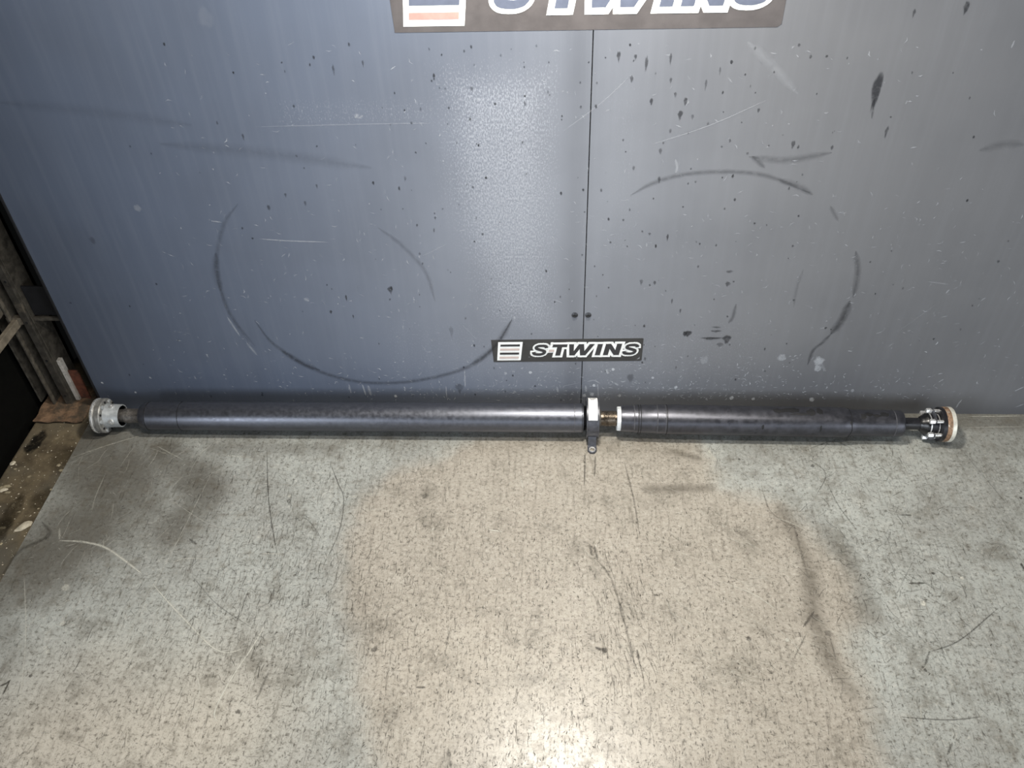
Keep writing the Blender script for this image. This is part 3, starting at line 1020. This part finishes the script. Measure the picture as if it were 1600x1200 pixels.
def turned(name, prof, mat, parent=None, seg=56, caps=True, label=None):
    b = MB()
    b.lathe(rings(prof), seg, caps)
    o = b.build(name, mat, parent or shaft, True, 30)
    if label:
        o['label'] = label
    return o


def axial_bolt(name, px0, px1, bc, ang, r, mat, parent, hexa=True):
    """a stud parallel to the axis on bolt circle bc at angle ang (0 = towards the room, 90 = up)."""
    b = MB()
    pr = []
    for px, rr in ((px0, r * 0.8), (px0 + (px1 - px0) * 0.1, r), (px1, r)):
        d, u, w = frame_at(px)
        c = axis_at(px) + bc * (math.cos(ang) * u + math.sin(ang) * w)
        pr.append((c, rr, u, w))
    b.lathe(pr, 6 if hexa else 14)
    return b.build(name, mat, parent, not hexa)


# left joint
flange = turned('joint_flange', [(156, 0.026), (156, 0.0325), (159.5, 0.0325), (160.2, 0.0345), (161.5, 0.0362),
                                 (167, 0.0362), (168.5, 0.0345), (169, 0.029), (169, 0.018)], M_flange, label='grey cast flange with bright rim at the left end')
turned('flange_rim', [(153.2, 0.030), (153.2, 0.0350), (153.8, 0.0362), (156.4, 0.0364), (157.0, 0.0355), (157.2, 0.0322)], M_shine, flange)
cup = turned('joint_cup', [(166, 0.0262), (170, 0.0258), (172, 0.0242), (191, 0.0236), (191.8, 0.0232), (191.8, 0.0212), (176, 0.0195), (175, 0.0)], M_cast, shaft,
             caps=False, label='open pale grey joint cup')
turned('cup_lining', [(190.8, 0.0210), (177, 0.0192), (176, 0.004)], M_groove, cup, caps=False)
for k in range(6):
    ang = math.radians(18 + 60 * k)
    axial_bolt('bolt_boss', 170.6, 167, 0.0298, ang, 0.0044, M_cast, flange, False)
    axial_bolt('bolt_hole', 170.2, 168, 0.0305, ang + math.radians(27), 0.0024, M_groove, flange, False)
for ang_deg, px in ((96, 180), (12, 182)):
    b = MB()
    d, u, w = frame_at(px)
    n = math.cos(math.radians(ang_deg)) * u + math.sin(math.radians(ang_deg)) * w
    t = np.cross(n, d)
    c = axis_at(px) + n * 0.0225
    b.lathe([(c, 0.0060, d, t), (c + n * 0.0028, 0.0058, d, t), (c + n * 0.0038, 0.0044, d, t), (c + n * 0.0038, 0.0018, d, t), (c + n * 0.002, 0.0016, d, t)], 18)
    b.build('rivet', M_shine, cup, True)
turned('stub_axle', [(176, 0.0125), (196, 0.0135), (197, 0.0152), (203, 0.0155), (204, 0.0148), (216, 0.0148), (217, 0.0155), (225, 0.0155)], M_worn,
       label='worn bare steel stub')

# front tube
ftube = turned('front_tube', [(222, 0.0145), (222.5, 0.0225), (226, 0.0258), (233, 0.0282), (236, 0.0286), (284, 0.0288), (288, 0.0295), (897, 0.0296), (911, 0.0294), (912.5, 0.027)], M_tube, seg=72)
for px, r, mt in ((234.5, 0.0286, M_groove), (285.5, 0.0292, M_groove), (897.5, 0.0298, M_seam), (909.5, 0.0296, M_groove)):
    turned('weld_seam', [(px - 0.7, r - 0.0006), (px - 0.4, r + 0.0003), (px + 0.4, r + 0.0003), (px + 0.7, r - 0.0006)], mt, ftube, 72, False)
turned('dust_boot', [(911, 0.024), (912, 0.0255), (914, 0.024), (916, 0.0262), (918, 0.0265)], M_rub)

# centre bearing with its bracket
bz = np.array([0, 0, 0.0015])


def band(name, px0, px1, r0, r1, a0, a1, mat, parent, seg=40, off=0.0):
    """sheet arc about the axis between columns px0 and px1; angles in degrees from the room, up positive."""
    b = MB()
    full = a1 - a0 >= 360
    for i in range(seg + 1):
        a = math.radians(a0 + (a1 - a0) * i / seg)
        for px in (px0, px1):
            d, u, w = frame_at(px)
            n = math.cos(a) * u + math.sin(a) * w
            c = axis_at(px) + bz
            b.v += [tuple(c + n * r0), tuple(c + n * r1)]
    for i in range(seg):
        q = i * 4
        b.f += [(q, q + 4, q + 5, q + 1), (q + 2, q + 3, q + 7, q + 6), (q + 1, q + 5, q + 7, q + 3), (q, q + 2, q + 6, q + 4)]
    if not full:
        b.f += [(0, 1, 3, 2), (seg * 4, seg * 4 + 2, seg * 4 + 3, seg * 4 + 1)]
    return b.build(name, mat, parent, True, 30)


bearing = band('bearing_bracket', 917, 934, 0.0365, 0.0395, 0, 360, M_brk, shaft, 64)
bearing['label'] = 'black centre bearing bracket with white paper label'
band('bracket_lip', 916, 917.2, 0.0350, 0.0408, 0, 360, M_strap, bearing, 64)
band('bracket_lip', 933.8, 935, 0.0350, 0.0408, 0, 360, M_strap, bearing, 64)
rub = MB()
rp = [(918, 0.0362), (917.5, 0.034), (919, 0.030), (920, 0.020), (920, 0.012), (932, 0.012), (932, 0.020), (933, 0.030), (934, 0.034), (933, 0.0362)]
rub.lathe([(c + bz, r, u, w) for c, r, u, w in rings(rp)], 56, False)
rub.build('rubber_insert', M_rub, bearing, True)
lab = band('paper_label', 918.6, 932.4, 0.0394, 0.0400, 37, 124, M_label, bearing, 24)
lab['label'] = 'white paper label'
for a, pa, pb in ((119, 920.5, 930), (113, 921, 930), (107, 922, 927)):
    band('print_line', pa, pb, 0.0398, 0.0402, a - 1.3, a + 1.3, M_ink, bearing, 3)
st = MB()
d, u, w = frame_at(925)
xa, xb = axis_at(918.5)[0] + 0.0005, axis_at(931.5)[0]
cx = axis_at(925)
prof = [(-0.0950, 0.0265), (-0.0985, 0.0205), (-0.1000, 0.0130), (-0.1010, 0.0060), (-0.1025, 0.0034)]
th = 0.003
for (Yp, Zp) in prof:
    st.v += [(xa, Yp, Zp), (xb, Yp, Zp), (xb, Yp + th, Zp), (xa, Yp + th, Zp)]
for i in range(len(prof) - 1):
    for k in range(4):
        q = i * 4
        st.f.append((q + k, q + (k + 1) % 4, q + 4 + (k + 1) % 4, q + 4 + k))
st.f += [(0, 3, 2, 1), tuple(len(prof) * 4 - 4 + k for k in range(4))]
st.build('bracket_strap', M_strap, bearing, True, 50)
ear = MB()
bm = bmesh.new()
y0, y1 = -0.1015, -0.1205
outl = [(xa - .001, y0), (xa - .001, y1 + .006), (xa + .004, y1), (xb - .004, y1), (xb + .001, y1 + .006), (xb + .001, y0)]
ccx, ccy = (xa + xb) / 2, (y0 + y1) / 2 - 0.001
nseg = 24
outer = []
for i in range(nseg):
    a = 2 * PI * i / nseg
    dv = np.array([math.cos(a), math.sin(a)])
    best = 1e9
    for j in range(len(outl)):
        p, q = np.array(outl[j]) - (ccx, ccy), np.array(outl[(j + 1) % len(outl)]) - (ccx, ccy)
        e = q - p
        den = dv[0] * e[1] - dv[1] * e[0]
        if abs(den) < 1e-9:
            continue
        t = (p[0] * e[1] - p[1] * e[0]) / den
        s = (p[0] * dv[1] - p[1] * dv[0]) / den
        if t > 0 and -1e-6 <= s <= 1 + 1e-6:
            best = min(best, t)
    outer.append((ccx + dv[0] * best, ccy + dv[1] * best))
bm.free()
for z in (0.0006, 0.0040):
    for i in range(nseg):
        ear.v.append((*outer[i], z))
    for i in range(nseg):
        a = 2 * PI * i / nseg
        ear.v.append((ccx + 0.0052 * math.cos(a), ccy + 0.0048 * math.sin(a), z))
o2 = nseg * 2
for i in range(nseg):
    j = (i + 1) % nseg
    ear.f += [(o2 + i, o2 + j, o2 + nseg + j, o2 + nseg + i), (i, nseg + i, nseg + j, j), (i, j, o2 + j, o2 + i),
              (nseg + i, o2 + nseg + i, o2 + nseg + j, nseg + j)]
ear_o = ear.build('mounting_ear', M_brk, bearing)
b = MB()
ex, ey = np.array([1., 0, 0]), np.array([0, 1., 0])
cc = np.array([ccx, ccy, 0])
b.lathe([(cc + (0, 0, .004), 0.0068, ex, ey), (cc + (0, 0, .0052), 0.0066, ex, ey), (cc + (0, 0, .0054), 0.0056, ex, ey), (cc + (0, 0, .0052), 0.0047, ex, ey), (cc + (0, 0, .0012), 0.0045, ex, ey)], 22, False)
b.build('bushing', M_shine, bearing, True)

# splined section, collar and rear tube
turned('bearing_hub', [(929, 0.012), (934, 0.0185), (937, 0.0190), (938.5, 0.0175), (939, 0.0155)], M_worn)
sp = [(938, 0.0150)]
for k in range(7):
    q = 945 + k * 2.4
    sp += [(q, 0.0152), (q + 0.7, 0.0157), (q + 1.5, 0.0157), (q + 2.1, 0.0151)]
sp += [(965, 0.0150)]
turned('splined_shaft', sp, M_spline, seg=40, label='bare oiled brown steel shaft')
turned('locking_collar', [(963.5, 0.0150), (963.5, 0.0238), (964.5, 0.0250), (970.5, 0.0250), (971.5, 0.0238)], M_white, seg=12, label='white ring collar')
rear = turned('rear_tube', [(969, 0.017), (969.5, 0.0262), (972, 0.0268), (989, 0.0270), (993, 0.0282), (998, 0.0284), (1002, 0.0284), (1025, 0.0288),
                            (1027, 0.0294), (1040, 0.0294), (1042, 0.0298), (1312, 0.0302), (1318, 0.0298), (1327, 0.0268), (1334, 0.0264),
                            (1392, 0.0262), (1404, 0.0260), (1408, 0.0240), (1411, 0.0150)], M_tube2, seg=72, label='stepped black rear tube with worn patches')
for px, r, mt in ((990, 0.0277, M_seam), (996.5, 0.0284, M_groove), (1000, 0.0284, M_groove), (1025.5, 0.0292, M_seam), (1040.5, 0.0296, M_groove), (1038.5, 0.0295, M_seam),
                  (1393.5, 0.0264, M_seam)):
    turned('weld_seam', [(px - 0.9, r - 0.0006), (px - 0.5, r + 0.0004), (px + 0.5, r + 0.0004), (px + 0.9, r - 0.0006)], mt, rear, 72, False)
# oily black patches and rub marks on the rear tube, thin skins that follow it
pt = MB()
for px, an, rx, ra in ((1212, 88, 9, 12), (1232, 94, 14, 13), (1262, 84, 7, 17), (1275, 92, 5, 20), (1245, 74, 16, 4), (1343, 74, 5, 14), (1352, 84, 7, 10), (1364, 78, 6, 8),
                       (1376, 86, 7, 11), (1187, 22, 2, 10), (1276, 20, 1.6, 14), (1322.5, 45, 2.5, 70)):
    seg = 16
    rr = 0.0304 if px < 1315 else (0.0288 if px < 1330 else 0.0265)
    if px == 1322.5:
        rr = 0.0291
    n0 = len(pt.v)
    d, u, w = frame_at(px)
    for i in range(seg):
        a = 2 * PI * i / seg
        jx = rng.uniform(0.75, 1.2)
        aa = math.radians(an + ra * math.sin(a) * jx)
        c = axis_at(px + rx * math.cos(a) * jx)
        pt.v.append(tuple(c + rr * (math.cos(aa) * u + math.sin(aa) * w)))
    aa = math.radians(an)
    pt.v.append(tuple(axis_at(px) + (rr + 0.0003) * (math.cos(aa) * u + math.sin(aa) * w)))
    for i in range(seg):
        pt.f.append((n0 + i, n0 + (i + 1) % seg, n0 + seg))
po = pt.build('oil_patch', M_groove, rear, True)
po['kind'] = 'stuff'
turned('rear_stub', [(1409, 0.0122), (1413, 0.0124), (1414, 0.0118), (1435, 0.0118), (1436, 0.0130), (1438, 0.0130)], M_black)
boot = turned('joint_boot', [(1435, 0.0125), (1438, 0.0155), (1441, 0.0170), (1444, 0.0205), (1447.5, 0.0218), (1449, 0.0218)], M_rub, label='glossy black boot')
turned('boot_clamp', [(1448, 0.0212), (1448.2, 0.0224), (1449.8, 0.0224), (1450, 0.0212)], M_shine, boot, 40, False)
body = turned('joint_body', [(1446, 0.0200), (1450, 0.0206), (1463, 0.0206), (1464, 0.0225), (1466, 0.0225)], M_black)
turned('clamp_ring', [(1461, 0.0208), (1461.3, 0.0216), (1462.4, 0.0216), (1462.7, 0.0208)], M_shine, body, 40, False)
rfl = turned('rear_flange', [(1464, 0.012), (1464, 0.0325), (1465, 0.0338), (1470, 0.0340), (1470.5, 0.033)], M_black, label='black bolted flange at the right end')
turned('gasket_ring', [(1469.5, 0.030), (1469.5, 0.0338), (1470.2, 0.0343), (1477.3, 0.0345), (1477.5, 0.0338)], M_tan, rfl, label='rusty tan ring')
turned('end_ring', [(1476.8, 0.030), (1476.8, 0.0338), (1477.5, 0.0348), (1483.0, 0.0348), (1484.2, 0.0335), (1484.2, 0.028)], M_silver, rfl, label='pale metal end ring')
for k in range(6):
    ang = math.radians(43 + 12 + 60 * k)
    bo = axial_bolt('flange_bolt', 1443.5, 1451, 0.0275, ang, 0.0052, M_shine, rfl)
    b = MB()
    pr = []
    for px in (1450.5, 1465):
        d, u, w = frame_at(px)
        pr.append((axis_at(px) + 0.0275 * (math.cos(ang) * u + math.sin(ang) * w), 0.0036, u, w))
    b.lathe(pr, 14)
    b.build('bolt_shank', M_shine, rfl, True)
for k in range(3):
    a0 = 43 + 12 + 120 * k - 8
    b = MB()
    seg = 14
    for i in range(seg + 1):
        a = math.radians(a0 + 76 * i / seg)
        for px in (1452.2, 1453.4):
            d, u, w = frame_at(px)
            n = math.cos(a) * u + math.sin(a) * w
            c = axis_at(px)
            b.v += [tuple(c + n * 0.0225), tuple(c + n * 0.0325)]
    for i in range(seg):
        q = i * 4
        b.f += [(q, q + 4, q + 5, q + 1), (q + 2, q + 3, q + 7, q + 6), (q + 1, q + 5, q + 7, q + 3), (q, q + 2, q + 6, q + 4)]
    b.f += [(0, 1, 3, 2), (seg * 4, seg * 4 + 2, seg * 4 + 3, seg * 4 + 1)]
    b.build('bolt_plate', M_strap, rfl)

# ------------------------------------------------------------------ racking post left of the wall
post = empty('racking_post', (-1.075, 0.03, -0.002),
             'dark rusty steel racking post with pale strip standing on the concrete beam', 'post')


def at_x(px, py, X):
    d = ray(px, py)
    return CAM + d * ((X - CAM[0]) / d[0])


BR1 = Vector(at_x(-60, 612, -1.095))
BR2 = Vector(at_x(-60, 560, -1.110))


def plate(name, lo_, hi_, mat, bev=0.0008, parent=post):
    b = MB()
    c = [(lo_[i] + hi_[i]) / 2 for i in range(3)]
    s = [abs(hi_[i] - lo_[i]) for i in range(3)]
    b.box(c, s, None, bev)
    return b.build(name, mat, parent)


plate('post_face', (-1.0555, 0.0115, 0.004), (-1.0400, 0.0225, 1.15), M_post)
plate('post_edge', (-1.0415, 0.0200, 0.004), (-1.0395, 0.0700, 1.15), M_postlip)
plate('channel_web', (-1.1140, 0.0560, 0.004), (-1.0420, 0.0590, 1.15), M_post)
plate('channel_lip', (-1.0830, 0.0100, 0.004), (-1.0785, 0.0580, 1.15), M_postlip)
plate('channel_lip', (-1.1165, 0.0190, 0.004), (-1.1125, 0.0580, 1.15), M_postlip)
ws = plate('pale_strip', (-1.0388, 0.0250, 0.004), (-1.0300, 0.0360, 0.118), M_whitestrip)
ws['label'] = 'dirty white strip'
rs = plate('rust_plate', (-1.0290, 0.0300, 0.004), (-1.0080, 0.0340, 0.085), M_rust)
rs['label'] = 'red rusted plate'
bpl = MB()
bm = bmesh.new()
bmesh.ops.create_grid(bm, x_segments=16, y_segments=10, size=0.5)
for v in bm.verts:
    x, y = v.co.x, v.co.y
    v.co.x = -1.0520 + x * 0.108 + 0.0015 * math.sin(y * 14)
    v.co.y = 0.0130 + y * 0.108 + 0.0015 * math.sin(x * 11 + 1)
    v.co.z = 0.0015 + 0.0025 * (math.sin(x * 23 + y * 7) * 0.5 + 0.5)
g = bmesh.ops.extrude_face_region(bm, geom=bm.faces[:])
for v in [e for e in g['geom'] if isinstance(e, bmesh.types.BMVert)]:
    v.co.z += 0.0025
bpl.bm(bm)
po = bpl.build('base_plate', M_rustplate, post, True, 60)
po['label'] = 'brown rusted base plate'
plate('cross_plate', (-1.0380, 0.0300, 0.2350), (-0.9750, 0.0340, 0.3050), M_edge)
plate('cross_bar', (-1.0400, 0.0240, 0.2250), (-0.9720, 0.0300, 0.2330), M_postlip)
plate('brace_clip', (-1.0920, 0.0180, 0.2200), (-1.0480, 0.0300, 0.2360), M_bracegrey)
for nm, pA, pB, sz, mt in (('diagonal_brace', (-1.072, 0.020, 0.226), BR1, (0.010, 0.018), M_bracegrey),
                           ('diagonal_brace', (-1.086, 0.030, 0.262), BR2, (0.008, 0.016), M_post)):
    b = MB()
    pA, pB = Vector(pA), Vector(pB)
    dv = pB - pA
    Mr = dv.to_track_quat('X', 'Z').to_matrix()
    b.box(tuple((pA + pB) / 2), (dv.length, sz[0], sz[1]), Mr, 0.001)
    b.build(nm, mt, post)
for z in (0.03, 0.13, 0.23, 0.33, 0.43):
    b = MB()
    ex, ez = np.array([1., 0, 0]), np.array([0, 0, 1.])
    c = np.array([-1.0475, 0.0113, z])
    b.lathe([(c, 0.0026, ex, ez), (c + np.array([0, -0.0004, 0]), 0.0026, ex, ez)], 12)
    b.build('bolt_hole', M_groove, post)

post.location.z += LEDGE_Z + 0.002

lm = Marks('floor')
lm.z0 = LEDGE_Z
for px, py, rx, ry, col, a in ((58, 690, 12, 26, (20, 18, 14), .85), (44, 700, 8, 12, (20, 18, 14), .6), (75, 652, 10, 8, (14, 11, 8), .8), (20, 800, 14, 40, (48, 40, 26), .5),  # first three blobs: notch and hole of the beam painted dark
                               (100, 720, 30, 30, (60, 52, 38), .4), (0, 830, 16, 30, (40, 34, 24), .5), (70, 780, 24, 26, (58, 50, 34), .4), (128, 652, 8, 8, (30, 20, 12), .6)):
    lm.blob(on_floor(px, py, LEDGE_Z)[[0, 1]], rx * PXM, ry * PXM, s2l(col), a)
for px, py, rx, ry, a in ((12, 760, 7, 4, .7), (0, 765, 6, 7, .7), (92, 727, 4, 3, .6), (96, 735, 5, 3, .5), (24, 733, 3, 2, .6), (80, 765, 3, 2, .6), (21, 789, 3, 4, .6),
                          (46, 745, 3, 3, .5), (5, 825, 6, 3, .6), (2, 850, 2.5, 2.5, .9), (30, 800, 3, 2, .5), (60, 795, 2, 2, .7), (12, 770, 6, 3, .6), (89, 685, 4, 3, .3)):
    lm.blob(on_floor(px, py, LEDGE_Z)[[0, 1]], rx * PXM, ry * PXM, s2l((190, 178, 150)), a)
lm.build('stain_hole_patches', M_fmark, lo)

# ------------------------------------------------------------------ crumbs on the beam


def crumb(name, px, py, r, label, group=None, stretch=1.0, ang=0.0):
    c = on_floor(px, py, LEDGE_Z)
    bm = bmesh.new()
    bmesh.ops.create_icosphere(bm, subdivisions=2, radius=1.0)
    for v in bm.verts:
        k = 1 + 0.28 * math.sin(v.co.x * 5 + px) * math.cos(v.co.y * 6 + py) + rng.uniform(-0.14, 0.14)
        v.co = Vector((v.co.x * k * r * stretch, v.co.y * k * r, max(-0.2, v.co.z) * k * r * 0.42 + r * 0.08))
    b = MB()
    b.bm(bm, Matrix.Translation((c[0], c[1], LEDGE_Z)) @ Matrix.Rotation(ang, 4, 'Z'))
    o = b.build(name, M_crumb, None, True, 40)
    return tag(o, label, 'crumb', None, group)


crumb('plaster_crumb', 37, 823, 0.0085, 'large cream plaster crumb on the concrete beam against the floor sheet', 'plaster crumbs on the beam', 2.0, 0.75)
crumb('plaster_crumb', 20, 724, 0.0050, 'small cream plaster crumb on the far outer rim of the beam', 'plaster crumbs on the beam', 1.1, 0.4)
crumb('plaster_crumb', 5, 766, 0.0050, 'elongated cream plaster crumb at the outer rim of the beam', 'plaster crumbs on the beam', 1.7, 0.4)
dust = MB()
for i in range(260):
    t = rng.random()
    Y = -0.02 - 0.42 * rng.random() ** 0.8
    X = rng.uniform(-1.10, -0.986)
    r = rng.choice([0.0005, 0.0006, 0.0008, 0.0014])
    bm = bmesh.new()
    bmesh.ops.create_icosphere(bm, subdivisions=1, radius=r)
    for v in bm.verts:
        v.co.x *= rng.uniform(0.7, 1.6)
        v.co.z *= 0.5
    dust.bm(bm, Matrix.Translation((X, Y, LEDGE_Z + 0.0002)) @ Matrix.Rotation(rng.uniform(0, PI), 4, 'Z'))
do = dust.build('plaster_dust', M_crumb)
tag(do, 'fine cream plaster dust sprinkled along the concrete beam', 'dust', 'stuff')
